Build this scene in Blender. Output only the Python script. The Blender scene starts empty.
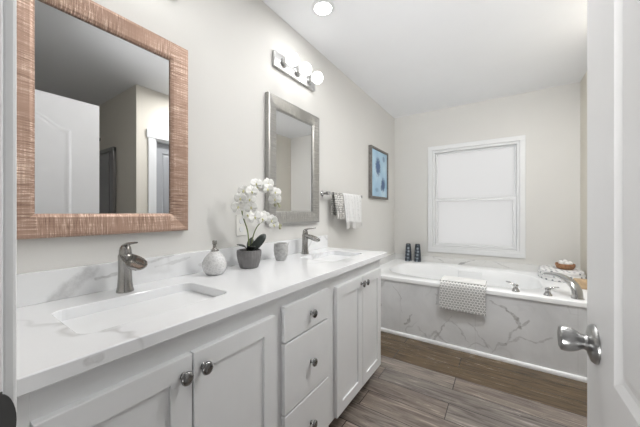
import bpy, bmesh, math, random
from mathutils import Vector, Matrix
random.seed(7)
S = bpy.context.scene
COL = S.collection
PI = math.pi

# ------------------------------------------------------------------ camera
cd = bpy.data.cameras.new('camera'); cam = bpy.data.objects.new('camera', cd); COL.objects.link(cam)
cam.location = (1.2042, 0.0, 1.1548)
cam.rotation_euler = (PI/2, 0, math.radians(33.7076))
cd.sensor_width = 36; cd.lens = 271.43*36/640; cd.shift_y = -0.0007; cd.clip_start = 0.01
S.camera = cam

# ------------------------------------------------------------------ world, exposure
WORLD = .57         # daylight at the window side
ROOM_BEHIND = .12    # bedroom behind the open doorway
BACK_FILL = 13.0  # added world fill behind the camera
BULB = 4.2
CAN, FILL_DOOR, FILL_TUB, FILL_COUNTER, FILL_MID = 24.0, 95.0, 230.0, 70.0, 400.0  # first is the visible ceiling light, the others are added fills
w = bpy.data.worlds.new('sky'); S.world = w; w.use_nodes = True
wt = w.node_tree; bg = wt.nodes['Background']; bg.inputs[0].default_value = (1.0, 0.995, 0.985, 1)
_tc = wt.nodes.new('ShaderNodeTexCoord'); _sp = wt.nodes.new('ShaderNodeSeparateXYZ'); _mr = wt.nodes.new('ShaderNodeMapRange')
wt.links.new(_tc.outputs['Generated'], _sp.inputs[0]); wt.links.new(_sp.outputs['Y'], _mr.inputs['Value'])
_mr.inputs['From Min'].default_value = -.05; _mr.inputs['From Max'].default_value = .05
_mr.inputs['To Min'].default_value = ROOM_BEHIND; _mr.inputs['To Max'].default_value = WORLD
def _wm(op, a, b=None):
    q = wt.nodes.new('ShaderNodeMath'); q.operation = op
    for i, v in enumerate((a, b)):
        if v is None: continue
        if isinstance(v, (int, float)): q.inputs[i].default_value = v
        else: wt.links.new(v, q.inputs[i])
    return q.outputs[0]
def _ws(v, lo, hi, a, b):
    q = wt.nodes.new('ShaderNodeMapRange'); q.interpolation_type = 'SMOOTHSTEP'; wt.links.new(v, q.inputs['Value'])
    for k, x in (('From Min', lo), ('From Max', hi), ('To Min', a), ('To Max', b)): q.inputs[k].default_value = x
    return q.outputs[0]
# added patch of world light behind the camera, filling through the doorway
_ay = _wm('MAXIMUM', _wm('MULTIPLY', _sp.outputs['Y'], -1.), .0001)
_px = _ws(_wm('ABSOLUTE', _wm('DIVIDE', _sp.outputs['X'], _ay)), .25, .6, 1., 0.)
_pz = _wm('MULTIPLY', _ws(_wm('DIVIDE', _sp.outputs['Z'], _ay), -1.2, -.8, 0., 1.), _ws(_wm('DIVIDE', _sp.outputs['Z'], _ay), -.32, -.08, 1., 0.))
_patch = _wm('MULTIPLY', _wm('MULTIPLY', _px, _pz), BACK_FILL)
wt.links.new(_wm('ADD', _mr.outputs[0], _patch), bg.inputs[1])
S.view_settings.view_transform = 'Standard'; S.view_settings.look = 'None'
S.view_settings.gamma = 1; S.view_settings.use_curve_mapping = False
S.view_settings.exposure = 0.60
S.cycles.use_denoising = True
S.cycles.max_bounces = 10; S.cycles.diffuse_bounces = 6; S.cycles.glossy_bounces = 5
S.cycles.sample_clamp_indirect = 6.0
S.cycles.caustics_reflective = False; S.cycles.caustics_refractive = False

# ------------------------------------------------------------------ materials
def lin(c):
    return tuple(((x/12.92) if x <= .04045 else ((x+.055)/1.055)**2.4) for x in c)
class NT:
    def __init__(s, name):
        s.m = bpy.data.materials.new(name); s.m.use_nodes = True
        s.t = s.m.node_tree; s.b = s.t.nodes['Principled BSDF']; s.out = s.t.nodes['Material Output']
    def n(s, typ, **kw):
        nd = s.t.nodes.new(typ)
        for k, v in kw.items():
            if k.startswith('i_'): nd.inputs[k[2:].replace('_', ' ')].default_value = v
            else: setattr(nd, k, v)
        return nd
    def l(s, a, b): s.t.links.new(a, b)
    def coords(s, scale=(1,1,1), loc=(0,0,0), rot=(0,0,0)):
        tc = s.n('ShaderNodeTexCoord'); mp = s.n('ShaderNodeMapping')
        mp.inputs['Scale'].default_value = scale; mp.inputs['Location'].default_value = loc; mp.inputs['Rotation'].default_value = rot
        s.l(tc.outputs['Object'], mp.inputs[0]); return mp.outputs[0]
    def noise(s, vec, scale, detail=4, rough=.55, dist=0):
        nd = s.n('ShaderNodeTexNoise'); s.l(vec, nd.inputs['Vector'])
        nd.inputs['Scale'].default_value = scale; nd.inputs['Detail'].default_value = detail
        nd.inputs['Roughness'].default_value = rough; nd.inputs['Distortion'].default_value = dist
        return nd.outputs['Fac']
    def math(s, op, a, b=None, c=None):
        nd = s.n('ShaderNodeMath', operation=op)
        for i, v in enumerate((a, b, c)):
            if v is None: continue
            if isinstance(v, (int, float)): nd.inputs[i].default_value = v
            else: s.l(v, nd.inputs[i])
        return nd.outputs[0]
    def ramp(s, fac, stops):
        nd = s.n('ShaderNodeValToRGB'); e = nd.color_ramp.elements
        while len(e) < len(stops): e.new(.5)
        for el, (p, c) in zip(e, stops):
            el.position = p; el.color = (*c, 1) if len(c) == 3 else c
        s.l(fac, nd.inputs[0]); return nd.outputs[0]
    def mix(s, fac, a, b, blend='MIX'):
        nd = s.n('ShaderNodeMix', data_type='RGBA', blend_type=blend)
        if isinstance(fac, (int, float)): nd.inputs[0].default_value = fac
        else: s.l(fac, nd.inputs[0])
        for i, v in ((6, a), (7, b)):
            if isinstance(v, tuple): nd.inputs[i].default_value = (*v[:3], 1)
            else: s.l(v, nd.inputs[i])
        return nd.outputs[2]
    def base(s, c):
        if isinstance(c, tuple): s.b.inputs['Base Color'].default_value = (*c[:3], 1)
        else: s.l(c, s.b.inputs['Base Color'])
    def set(s, rough=.5, metal=0, spec=None, **kw):
        s.b.inputs['Roughness'].default_value = rough; s.b.inputs['Metallic'].default_value = metal
        if spec is not None: s.b.inputs['Specular IOR Level'].default_value = spec
        for k, v in kw.items(): s.b.inputs[k.replace('_', ' ')].default_value = v
    def bump(s, h, strength=.2, dist=.005):
        nd = s.n('ShaderNodeBump'); nd.inputs['Strength'].default_value = strength; nd.inputs['Distance'].default_value = dist
        s.l(h, nd.inputs['Height']); s.l(nd.outputs[0], s.b.inputs['Normal'])

def plain(name, c, rough=.5, metal=0, var=.02, vscale=12, bump=0, bscale=150, **kw):
    n = NT(name); v = n.coords()
    f = n.noise(v, vscale, 3)
    lo = tuple(max(0, x*(1-var)) for x in c); hi = tuple(min(1, x*(1+var)) for x in c)
    n.base(n.ramp(f, [(.3, lo), (.7, hi)]))
    n.set(rough, metal, **kw)
    if bump: n.bump(n.noise(v, bscale, 3), bump, .003)
    return n.m

def emit(name, c, strength):
    n = NT(name); n.base((.9, .9, .9)); n.set(.4)
    n.b.inputs['Emission Color'].default_value = (*c, 1); n.b.inputs['Emission Strength'].default_value = strength
    return n.m

def marble(name, base, vein, scale=1.6, width=.012, rough=.12, amount=.75, segs=(), seed=0., dims='yz', tile=None, xmin=None, warpamt=.03, cloudy=.965):
    """white stone with thin drifting grey veins; segs = broad veins of their own shape (a, b, half width, strength)"""
    n = NT(name); tc = n.n('ShaderNodeTexCoord')
    geo = n.n('ShaderNodeNewGeometry'); pos = geo.outputs['Position']
    mp = n.n('ShaderNodeMapping'); mp.inputs['Location'].default_value = (seed, seed*1.7, seed*.6)
    n.l(pos, mp.inputs[0]); v = mp.outputs[0]
    sep0 = n.n('ShaderNodeSeparateXYZ'); n.l(pos, sep0.inputs[0])
    warp = n.n('ShaderNodeTexNoise'); warp.inputs['Scale'].default_value = 3.; warp.inputs['Detail'].default_value = 4
    n.l(v, warp.inputs['Vector'])
    vm = n.n('ShaderNodeVectorMath', operation='MULTIPLY_ADD')
    n.l(warp.outputs['Color'], vm.inputs[0]); vm.inputs[1].default_value = (.35, .35, .35); n.l(v, vm.inputs[2])
    f1 = n.noise(vm.outputs[0], scale, 3, .5)
    d1 = n.math('ABSOLUTE', n.math('SUBTRACT', f1, .5))
    line = n.math('SUBTRACT', 1., n.math('SMOOTH_MIN', n.math('DIVIDE', d1, width), 1., .2))
    mask = n.math('MULTIPLY', line, n.ramp(n.noise(v, 2.3, 2), [(.43, (0,0,0)), (.62, (1,1,1))]))
    cloud = n.noise(v, 2.2, 5, .6, .6)
    col = n.ramp(cloud, [(.3, tuple(x*cloudy for x in base)), (.65, base)])
    fac = n.math('MULTIPLY', n.math('MAXIMUM', mask, 0.), amount)
    col = n.mix(fac, col, vein)
    wn = n.noise(v, 14., 4, .65)
    wn2 = n.math('MULTIPLY', n.math('SUBTRACT', wn, .5), .085)
    sep = n.n('ShaderNodeSeparateXYZ'); n.l(pos, sep.inputs[0])
    pick = {'x': sep.outputs[0], 'y': sep.outputs[1], 'z': sep.outputs[2]}
    A, B = pick[dims[0]], pick[dims[1]]
    bend = n.n('ShaderNodeTexNoise'); bend.inputs['Scale'].default_value = 9.; bend.inputs['Detail'].default_value = 4; n.l(v, bend.inputs['Vector'])
    bs = n.n('ShaderNodeSeparateXYZ'); n.l(bend.outputs['Color'], bs.inputs[0])
    A2 = n.math('ADD', A, n.math('MULTIPLY', n.math('SUBTRACT', bs.outputs[0], .5), warpamt))
    B2 = n.math('ADD', B, n.math('MULTIPLY', n.math('SUBTRACT', bs.outputs[1], .5), warpamt))
    for (a, b, hw, st) in segs:
        dx, dy = b[0]-a[0], b[1]-a[1]; L2 = dx*dx+dy*dy
        pa = n.math('SUBTRACT', A2, a[0]); pb = n.math('SUBTRACT', B2, a[1])
        t = n.math('DIVIDE', n.math('ADD', n.math('MULTIPLY', pa, dx), n.math('MULTIPLY', pb, dy)), L2)
        t = n.math('MINIMUM', n.math('MAXIMUM', t, 0.), 1.)
        ex = n.math('SUBTRACT', pa, n.math('MULTIPLY', t, dx)); ey = n.math('SUBTRACT', pb, n.math('MULTIPLY', t, dy))
        d = n.math('SQRT', n.math('ADD', n.math('MULTIPLY', ex, ex), n.math('MULTIPLY', ey, ey)))
        d = n.math('ADD', d, n.math('MULTIPLY', wn2, min(1., .25+hw*14)))
        k = n.ramp(n.math('DIVIDE', d, hw), [(.45, (st,)*3), (1., (0,)*3)])
        k = n.math('MULTIPLY', k, n.ramp(n.noise(v, 30., 4, .7), [(.35, (.35,)*3), (.6, (1,)*3)]))
        if xmin is not None: k = n.math('MULTIPLY', k, n.math('GREATER_THAN', sep0.outputs[0], xmin))
        col = n.mix(k, col, vein)
    if tile:   # thin joints between large tiles
        tt = n.math('ABSOLUTE', n.math('SUBTRACT', n.math('FRACT', n.math('DIVIDE', n.math('ADD', pick[tile[0]], tile[2]), tile[1])), .5))
        k = n.ramp(tt, [(0., (.35,)*3), (.004, (0,)*3)])
        col = n.mix(k, col, (.5, .5, .5))
    n.base(col); n.set(rough)
    return n.m

M = {}
M['wall'] = plain('wall_paint', (.69, .683, .662), .75, var=.01, vscale=3, bump=.08, bscale=90)
M['wall_beige'] = plain('beige_wall_paint', (.74, .705, .63), .75, var=.01, vscale=3)
M['ceiling'] = plain('ceiling_paint', (.82, .83, .85), .85, var=.01, vscale=3, bump=.1, bscale=120)
M['trim'] = plain('trim_paint', (.77, .78, .79), .38, var=.01)
M['door'] = plain('door_paint', (.76, .76, .765), .35, var=.01)
M['door_dim'] = plain('closet_door_dim', (.36, .37, .39), .4, var=.02)  # grey carries the dim light on this door
M['cabinet'] = plain('cabinet_paint', (.79, .80, .81), .38, var=.012)
M['toe'] = plain('toe_kick', (.36, .36, .37), .6)
M['dark_gap'] = plain('cabinet_shadow_gap', (.3, .3, .3), .8)
M['porcelain'] = plain('porcelain', (.82, .83, .84), .12, var=.005)
M['acrylic'] = plain('tub_acrylic', (.885, .895, .905), .18, var=.005)
M['chrome'] = plain('chrome', (.56, .56, .56), .12, 1., var=.02)
M['nickel'] = plain('brushed_nickel', (.37, .36, .345), .2, 1., var=.06, vscale=40)
M['steel'] = plain('satin_steel', (.38, .38, .38), .3, 1., var=.04)
M['dark_metal'] = plain('dark_metal', (.09, .09, .09), .45, .6)
M['mirror'] = plain('mirror_silver', (.75, .755, .76), .0, 1., var=0)
M['bulb'] = emit('lit_bulb', (1., .985, .96), BULB)
M['can'] = emit('lit_lens', (1., .99, .975), CAN)
M['fill_door'] = emit('fill_lens_door', (1., .99, .975), FILL_DOOR)
M['fill_counter'] = emit('fill_lens_counter', (1., .99, .975), FILL_COUNTER)
M['fill_mid'] = emit('fill_lens_mid', (1., .99, .975), FILL_MID)
M['fill_tub'] = emit('fill_lens_tub', (1., .99, .975), FILL_TUB)
M['knob'] = plain('dark_polished_metal', (.27, .27, .27), .16, 1., var=.03)
M['bar'] = plain('satin_plate', (.66, .66, .66), .3, 1., var=.02)
M['quartz'] = marble('quartz_counter', (.82, .83, .845), (.42, .42, .42), 1.5, .013, .1, .6,
    segs=(((.195, .861), (.212, .858), .0085, .7),), dims='yz', seed=3.1, xmin=.515)
M['quartz_splash'] = marble('quartz_splash', (.80, .81, .82), (.40, .40, .40), 1.3, .012, .12, .55, dims='yz', seed=1.3,
    segs=(((.25, .872), (.345, .958), .026, .5), ((.36, .925), (.50, .945), .007, .6), ((.50, .945), (.63, .975), .008, .55), ((.55, .93), (.70, .95), .006, .4),
          ((1.34, .88), (1.40, .955), .006, .6), ((1.62, .90), (1.68, .96), .006, .5), ((.75, .91), (.86, .935), .006, .4)))
M['marble'] = marble('marble_tile', (.84, .855, .875), (.36, .36, .365), 1.7, .012, .22, .5, dims='xz', seed=5.2, warpamt=.12, cloudy=.82, tile=('x', .62, -.098),
    segs=(((1.15, .47), (1.25, .40), .009, .6), ((1.25, .40), (1.33, .27), .012, .85), ((1.36, .34), (1.22, .14), .012, .6), ((1.22, .14), (1.13, .05), .012, .5), ((1.22, .14), (1.50, .24), .010, .5),
          ((.70, .36), (.73, .43), .008, .6), ((.45, .10), (.52, .20), .010, .7), ((.72, .05), (.80, .16), .009, .65), ((.80, .16), (.86, .27), .005, .4), ((.86, .22), (.98, .08), .005, .5), ((.98, .24), (1.10, .08), .006, .45),
          ((.33, .47), (.40, .35), .006, .5), ((.40, .35), (.42, .22), .005, .35), ((.55, .12), (.66, .05), .007, .35)))
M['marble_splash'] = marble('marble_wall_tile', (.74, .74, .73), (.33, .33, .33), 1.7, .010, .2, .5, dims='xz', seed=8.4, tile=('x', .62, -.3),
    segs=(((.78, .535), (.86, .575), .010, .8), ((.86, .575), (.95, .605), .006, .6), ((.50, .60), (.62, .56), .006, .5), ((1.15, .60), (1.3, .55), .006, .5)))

def weave(name, lo, mid, hi, metal, rough):
    n = NT(name)
    a = n.noise(n.coords((60, 4, 170)), 1.6, 4, .7)       # streaks across
    b = n.noise(n.coords((60, 170, 4)), 1.6, 4, .7)
    tc = n.n('ShaderNodeTexCoord'); sp_ = n.n('ShaderNodeSeparateXYZ'); n.l(tc.outputs['Object'], sp_.inputs[0])
    side = n.math('GREATER_THAN', n.math('ABSOLUTE', sp_.outputs[1]), .2025)
    c = n.ramp(n.noise(n.coords((6, 6, 6)), 1.1, 2), [(.36, (.12,)*3), (.62, (1,)*3)])
    f = n.mix(side, n.mix(.16, b, a), n.mix(.16, a, b))      # lines run across each frame member
    f = n.mix(c, (.5, .5, .5), f)
    fl = n.math('MULTIPLY', n.math('GREATER_THAN', a, .56), n.math('GREATER_THAN', b, .56))
    col = n.ramp(f, [(.34, lo), (.50, mid), (.66, hi)])
    n.base(n.mix(n.math('MULTIPLY', fl, n.math('MULTIPLY', c, .8)), col, tuple(min(1, x*1.25) for x in hi)))
    n.set(rough, metal); n.bump(f, .5, .004)
    return n.m
M['copper'] = weave('copper_weave', (.17, .10, .070), (.40, .262, .200), (.70, .55, .45), .4, .36)
M['silver'] = weave('silver_weave', (.30, .295, .28), (.41, .405, .39), (.54, .53, .51), .8, .28)

def planks():
    n = NT('plank_floor'); geo = n.n('ShaderNodeNewGeometry')
    mp = n.n('ShaderNodeMapping'); n.l(geo.outputs['Position'], mp.inputs[0]); v = mp.outputs[0]
    mp.inputs['Location'].default_value = (.28, .055, 0)
    br = n.n('ShaderNodeTexBrick'); n.l(v, br.inputs['Vector'])
    br.offset = .37; br.offset_frequency = 2
    for k, x in (('Scale', 1.), ('Mortar Size', .0024), ('Mortar Smooth', .2), ('Bias', 0.), ('Brick Width', 1.22), ('Row Height', .155)):
        br.inputs[k].default_value = x
    br.inputs['Color1'].default_value = (0, 0, 0, 1); br.inputs['Color2'].default_value = (1, 1, 1, 1); br.inputs['Mortar'].default_value = (0, 0, 0, 1)
    tone = n.ramp(br.outputs['Color'], [(0., (.20, .170, .150)), (.35, (.25, .212, .185)), (.7, (.22, .200, .185)), (1., (.29, .255, .228))])
    sy = n.n('ShaderNodeSeparateXYZ'); n.l(geo.outputs['Position'], sy.inputs[0])
    tone = n.mix(n.math('GREATER_THAN', sy.outputs[1], 2.115), tone, (.128, .092, .054))   # tub's window shadow painted into the floor colour, darker and warmer
    mp2 = n.n('ShaderNodeMapping'); n.l(geo.outputs['Position'], mp2.inputs[0]); mp2.inputs['Scale'].default_value = (2.2, 26, 1)
    off = n.n('ShaderNodeVectorMath', operation='MULTIPLY_ADD'); n.l(br.outputs['Color'], off.inputs[0]); off.inputs[1].default_value = (7, 5, 3); n.l(mp2.outputs[0], off.inputs[2])
    g = n.noise(off.outputs[0], 1.5, 6, .68, .8)
    col = n.mix(1., tone, n.ramp(g, [(.30, (.34, .32, .31)), (.5, (.92, .90, .88)), (.70, (1.45, 1.40, 1.35))]), 'MULTIPLY')
    kn = n.noise(n.coords((3, 9, 1)), 1.6, 3)
    col = n.mix(n.ramp(kn, [(.62, (0,)*3), (.74, (.55,)*3)]), col, (.05, .036, .028))
    # rubbed, limed flecks along some planks
    fl = n.noise(n.coords((14, 60, 1)), 1.4, 4, .7); fm = n.noise(n.coords((2., 5, 1), (3.1, .4, 0)), 1.2, 2)
    fk = n.math('MULTIPLY', n.ramp(fl, [(.60, (0,)*3), (.66, (1,)*3)]), n.ramp(fm, [(.50, (0,)*3), (.60, (.6,)*3)]))
    col = n.mix(fk, col, (.42, .39, .36))
    col = n.mix(br.outputs['Fac'], col, (.035, .03, .027))
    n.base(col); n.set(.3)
    n.l(n.ramp(g, [(.3, (.16,)*3), (.7, (.30,)*3)]), n.b.inputs['Roughness'])
    n.bump(n.math('SUBTRACT', g, n.math('MULTIPLY', br.outputs['Fac'], 2.)), .25, .002)
    return n.m
M['floor'] = planks()

def frosted():
    n = NT('frosted_glass')
    v = n.coords(); f = n.noise(v, 260, 2)
    tr = n.n('ShaderNodeBsdfTranslucent'); tr.inputs[0].default_value = (.95, .95, .95, 1)
    gl = n.n('ShaderNodeBsdfGlossy'); gl.inputs['Roughness'].default_value = .35
    bp = n.n('ShaderNodeBump'); bp.inputs['Strength'].default_value = .1; bp.inputs['Distance'].default_value = .001
    n.l(f, bp.inputs['Height']); n.l(bp.outputs[0], gl.inputs['Normal'])
    mx = n.n('ShaderNodeMixShader'); mx.inputs[0].default_value = .06
    n.l(tr.outputs[0], mx.inputs[1]); n.l(gl.outputs[0], mx.inputs[2]); n.l(mx.outputs[0], n.out.inputs[0])
    return n.m
M['frosted'] = frosted()
M['shower_glass'] = plain('grey_shower_glass', (.36, .37, .385), .3, var=.02)
M['shower_wall'] = plain('shower_wall', (.35, .35, .36), .4)
M['pot'] = plain('grey_pot', (.17, .165, .165), .55, var=.15, vscale=30, bump=.2, bscale=80)
M['soil'] = plain('moss_soil', (.05, .045, .035), .95, var=.5, vscale=60, bump=.6)
M['leaf'] = plain('orchid_leaf', (.022, .03, .026), .35, var=.3)
M['stem'] = plain('orchid_stem', (.20, .24, .10), .5, var=.25)
M['petal'] = plain('orchid_petal', (.86, .86, .84), .6, var=.02)
M['lip'] = plain('orchid_lip', (.62, .60, .28), .5, var=.2)
M['bud'] = plain('orchid_bud', (.40, .40, .26), .5, var=.2)
M['ceramic_grey'] = plain('speckled_grey_ceramic', (.42, .42, .415), .4, var=.25, vscale=55, bump=.3, bscale=70)

def crackle():
    n = NT('crackled_glass'); v = n.coords()
    vo = n.n('ShaderNodeTexVoronoi', feature='DISTANCE_TO_EDGE'); vo.inputs['Scale'].default_value = 75; n.l(v, vo.inputs['Vector'])
    n.base(n.ramp(vo.outputs['Distance'], [(0., (.72, .72, .72)), (.10, (.60, .60, .60)), (.4, (.55, .55, .555))])); n.set(.18)
    n.bump(vo.outputs['Distance'], .06, .002); return n.m
M['crackle'] = crackle()

def patterned(name, a, b, scale, lo=.28, hi=.36, rough=.9, kind='F1', bump=.5):
    n = NT(name); v = n.coords()
    vo = n.n('ShaderNodeTexVoronoi', feature=kind); vo.inputs['Scale'].default_value = scale; vo.inputs['Randomness'].default_value = .35; n.l(v, vo.inputs['Vector'])
    n.base(n.ramp(vo.outputs['Distance'], [(lo, a), (hi, b)])); n.set(rough)
    if bump: n.bump(n.noise(v, 400, 2), bump, .002)
    return n.m
def rings(name, a, b, cell, axes='xz'):
    """staggered ring pattern woven in cloth"""
    n = NT(name); tc = n.n('ShaderNodeTexCoord'); sep = n.n('ShaderNodeSeparateXYZ'); n.l(tc.outputs['Object'], sep.inputs[0])
    U = sep.outputs['xyz'.index(axes[0])]; V = sep.outputs['xyz'.index(axes[1])]
    U = n.math('DIVIDE', U, cell); V = n.math('DIVIDE', V, cell*.866)
    row = n.math('FLOOR', V); sh = n.math('MULTIPLY', n.math('MODULO', n.math('ABSOLUTE', row), 2.), .5)
    fu = n.math('SUBTRACT', n.math('FRACT', n.math('ADD', U, sh)), .5); fv = n.math('SUBTRACT', n.math('FRACT', V), .5)
    r = n.math('SQRT', n.math('ADD', n.math('MULTIPLY', fu, fu), n.math('MULTIPLY', fv, fv)))
    k = n.ramp(r, [(.12, (1,)*3), (.17, (0,)*3), (.33, (0,)*3), (.40, (1,)*3)])
    n.base(n.mix(k, a, b)); n.set(.95); n.bump(n.noise(n.coords(), 500, 2), .5, .002); return n.m
M['towel_rings'] = rings('ring_towel_cloth', (.27, .27, .27), (.78, .78, .77), .0235)
M['towel_white'] = plain('white_terry', (.80, .80, .79), .95, var=.03, bump=.6, bscale=500)
M['towel_spots'] = patterned('spotted_towel_cloth', (.74, .73, .71), (.30, .295, .28), 55, .35, .5)
def stripes():
    n = NT('pale_striped_cloth'); tc = n.n('ShaderNodeTexCoord'); sep = n.n('ShaderNodeSeparateXYZ'); n.l(tc.outputs['Object'], sep.inputs[0])
    f = n.math('ABSOLUTE', n.math('SUBTRACT', n.math('FRACT', n.math('MULTIPLY', sep.outputs[1], 17.)), .5))
    dots = n.n('ShaderNodeTexVoronoi'); dots.inputs['Scale'].default_value = 75; n.l(tc.outputs['Object'], dots.inputs['Vector'])
    k = n.math('MULTIPLY', n.ramp(f, [(.2, (1,)*3), (.3, (0,)*3)]), n.ramp(dots.outputs['Distance'], [(.35, (1,)*3), (.5, (0,)*3)]))
    n.base(n.mix(n.math('MULTIPLY', k, .55), (.74, .745, .745), (.45, .45, .45))); n.set(.95); n.bump(n.noise(n.coords(), 400, 2), .5, .002); return n.m
M['towel_stripes'] = stripes()
M['bottle'] = patterned('dark_bottle_pattern', (.26, .30, .34), (.035, .045, .06), 24, .22, .45, .4, bump=0)
M['wood_bowl'] = plain('wicker_brown', (.33, .17, .085), .65, var=.4, vscale=70, bump=.6, bscale=90)
M['wood_tan'] = plain('tan_wood', (.50, .36, .22), .55, var=.2, vscale=30)
M['cotton'] = plain('cotton', (.85, .84, .82), .95, var=.02, bump=.5)
M['frame_grey'] = plain('weathered_grey_wood', (.17, .16, .15), .6, var=.3, vscale=40)
M['plate'] = plain('switch_plate', (.80, .79, .76), .4)
M['brass'] = plain('brass', (.55, .42, .25), .3, 1.)
def art():
    n = NT('blue_print'); v = n.coords()
    bgc = n.ramp(n.noise(v, 5, 4), [(.3, (.30, .50, .68)), (.55, (.45, .64, .78)), (.75, (.60, .76, .86))])
    sep = n.n('ShaderNodeSeparateXYZ'); n.l(v, sep.inputs[0]); Yc, Zc = sep.outputs[1], sep.outputs[2]
    jag = n.math('MULTIPLY', n.math('SUBTRACT', n.noise(v, 45, 4, .7), .5), .16)
    col = bgc
    for (y, z, ry, rz, st) in ((-.06, .075, .085, .12, 1.), (.10, -.12, .075, .09, 1.), (.12, .19, .05, .04, .55), (-.09, -.19, .06, .03, .35), (.04, -.16, .02, .04, .8)):
        a = n.math('DIVIDE', n.math('SUBTRACT', Yc, y), ry); b = n.math('DIVIDE', n.math('SUBTRACT', Zc, z), rz)
        d = n.math('SQRT', n.math('ADD', n.math('MULTIPLY', a, a), n.math('MULTIPLY', b, b)))
        d = n.math('ADD', d, n.math('MULTIPLY', jag, 9.))
        col = n.mix(n.ramp(d, [(.6, (st,)*3), (1., (0,)*3)]), col, (.035, .10, .24))
    n.base(col); n.set(.35); return n.m
M['art'] = art()

# ------------------------------------------------------------------ mesh helpers
def box(bm, x0, x1, y0, y1, z0, z1, bev=0):
    r = bmesh.ops.create_cube(bm, size=1)
    for v in r['verts']:
        v.co = Vector((x0+(x1-x0)*(v.co.x+.5), y0+(y1-y0)*(v.co.y+.5), z0+(z1-z0)*(v.co.z+.5)))
    if bev:
        es = list({e for v in r['verts'] for e in v.link_edges})
        bmesh.ops.bevel(bm, geom=es, offset=bev, segments=2, affect='EDGES', profile=.5)
def ringloop(bm, pts): return [bm.verts.new(p) for p in pts]
def bridge(bm, a, b, closed=True):
    n = len(a)
    for i in range(n if closed else n-1):
        j = (i+1) % n
        bm.faces.new((a[i], a[j], b[j], b[i]))
def tube(bm, pts, rad, seg=10, caps=True, flat=None):
    pts = [Vector(p) for p in pts]; rad = rad if isinstance(rad, (list, tuple)) else [rad]*len(pts)
    loops = []; up = Vector((0, 0, 1)); prev = None
    for i, p in enumerate(pts):
        t = (pts[min(i+1, len(pts)-1)]-pts[max(i-1, 0)]).normalized()
        if prev is None: a = t.orthogonal().normalized()
        else: a = (prev-t*prev.dot(t)); a = a.normalized() if a.length > 1e-6 else t.orthogonal().normalized()
        prev = a; b = t.cross(a)
        loops.append(ringloop(bm, [p+(a*math.cos(q)+b*math.sin(q))*rad[i] for q in [2*PI*k/seg for k in range(seg)]]))
    for i in range(len(loops)-1): bridge(bm, loops[i], loops[i+1])
    if caps: bm.faces.new(loops[0][::-1]); bm.faces.new(loops[-1])
def lathe(bm, prof, c=(0,0,0), seg=32, axis='z', rib=0, ribn=0, caps=True):
    """prof: (radius, height) list"""
    c = Vector(c); loops = []
    for (r, h) in prof:
        ring = []
        for k in range(seg):
            a = 2*PI*k/seg; rr = r*(1+rib*math.cos(ribn*a)) if rib else r
            u, v = rr*math.cos(a), rr*math.sin(a)
            p = {'z': (u, v, h), 'x': (h, u, v), 'y': (v, h, u), '-y': (u, -h, v), '-x': (-h, v, u), '-z': (v, u, -h)}[axis]
            ring.append(c+Vector(p))
        loops.append(ringloop(bm, ring))
    for i in range(len(loops)-1): bridge(bm, loops[i], loops[i+1])
    if caps:
        bm.faces.new(loops[0][::-1]); bm.faces.new(loops[-1])
def sphere(bm, c, r, u=20, v=14, sc=(1,1,1)):
    q = bmesh.ops.create_uvsphere(bm, u_segments=u, v_segments=v, radius=r)
    for x in q['verts']: x.co = Vector(c)+Vector((x.co.x*sc[0], x.co.y*sc[1], x.co.z*sc[2]))
def smoothpts(pts, n=6):
    """Catmull-Rom through points"""
    P = [Vector(p) for p in pts]; out = []
    for i in range(len(P)-1):
        p0, p1, p2, p3 = P[max(i-1, 0)], P[i], P[i+1], P[min(i+2, len(P)-1)]
        for k in range(n):
            t = k/n
            out.append(.5*((2*p1)+(p2-p0)*t+(2*p0-5*p1+4*p2-p3)*t*t+(3*p1-p0-3*p2+p3)*t**3))
    out.append(P[-1]); return out

def obj(name, bm, mat, parent=None, smooth=None, loc=None):
    """link one mesh object; vertices are given in world space, the origin goes to the parent's (or loc)"""
    bmesh.ops.recalc_face_normals(bm, faces=bm.faces[:])
    o_ = Vector(parent['_o']) if parent is not None else (Vector(loc) if loc is not None else Vector((0, 0, 0)))
    for v in bm.verts: v.co -= o_
    me = bpy.data.meshes.new(name); bm.to_mesh(me); bm.free()
    me.materials.append(mat)
    o = bpy.data.objects.new(name, me); COL.objects.link(o)
    if parent is not None:
        o.parent = parent
    else:
        o.location = o_
    o['_o'] = tuple(o_)
    if smooth is not None:
        for p in me.polygons: p.use_smooth = True
        if smooth < 180:
            me.set_sharp_from_angle(angle=math.radians(smooth))
    return o
def B(*a, **k):
    bm = bmesh.new(); box(bm, *a, **k); return bm
def tag(o, label, cat, group=None):
    o['label'] = label; o['category'] = cat
    if group: o['group'] = group
    return o
def thing(name, label, cat, loc, group=None):
    o = bpy.data.objects.new(name, None); COL.objects.link(o); o.location = loc; o['_o'] = tuple(loc); o.empty_display_size = .05
    return tag(o, label, cat, group)
def struct(name, bm, mat, parent=None, **k):
    o = obj(name, bm, mat, parent, **k)
    if parent is None: o['kind'] = 'structure'
    return o
def sroot(name, loc):
    o = bpy.data.objects.new(name, None); COL.objects.link(o); o.location = loc; o['_o'] = tuple(loc); o['kind'] = 'structure'; return o
def dup(root, delta, label=None, group=None):
    def cp(o, parent):
        c = o.copy(); COL.objects.link(c)
        if parent is not None: c.parent = parent
        for ch in [q for q in list(COL.objects) if q.parent == o]: cp(ch, c)
        return c
    r = cp(root, None); r.location = Vector(root.location)+Vector(delta)
    if label: r['label'] = label
    if group: r['group'] = group
    return r

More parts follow.
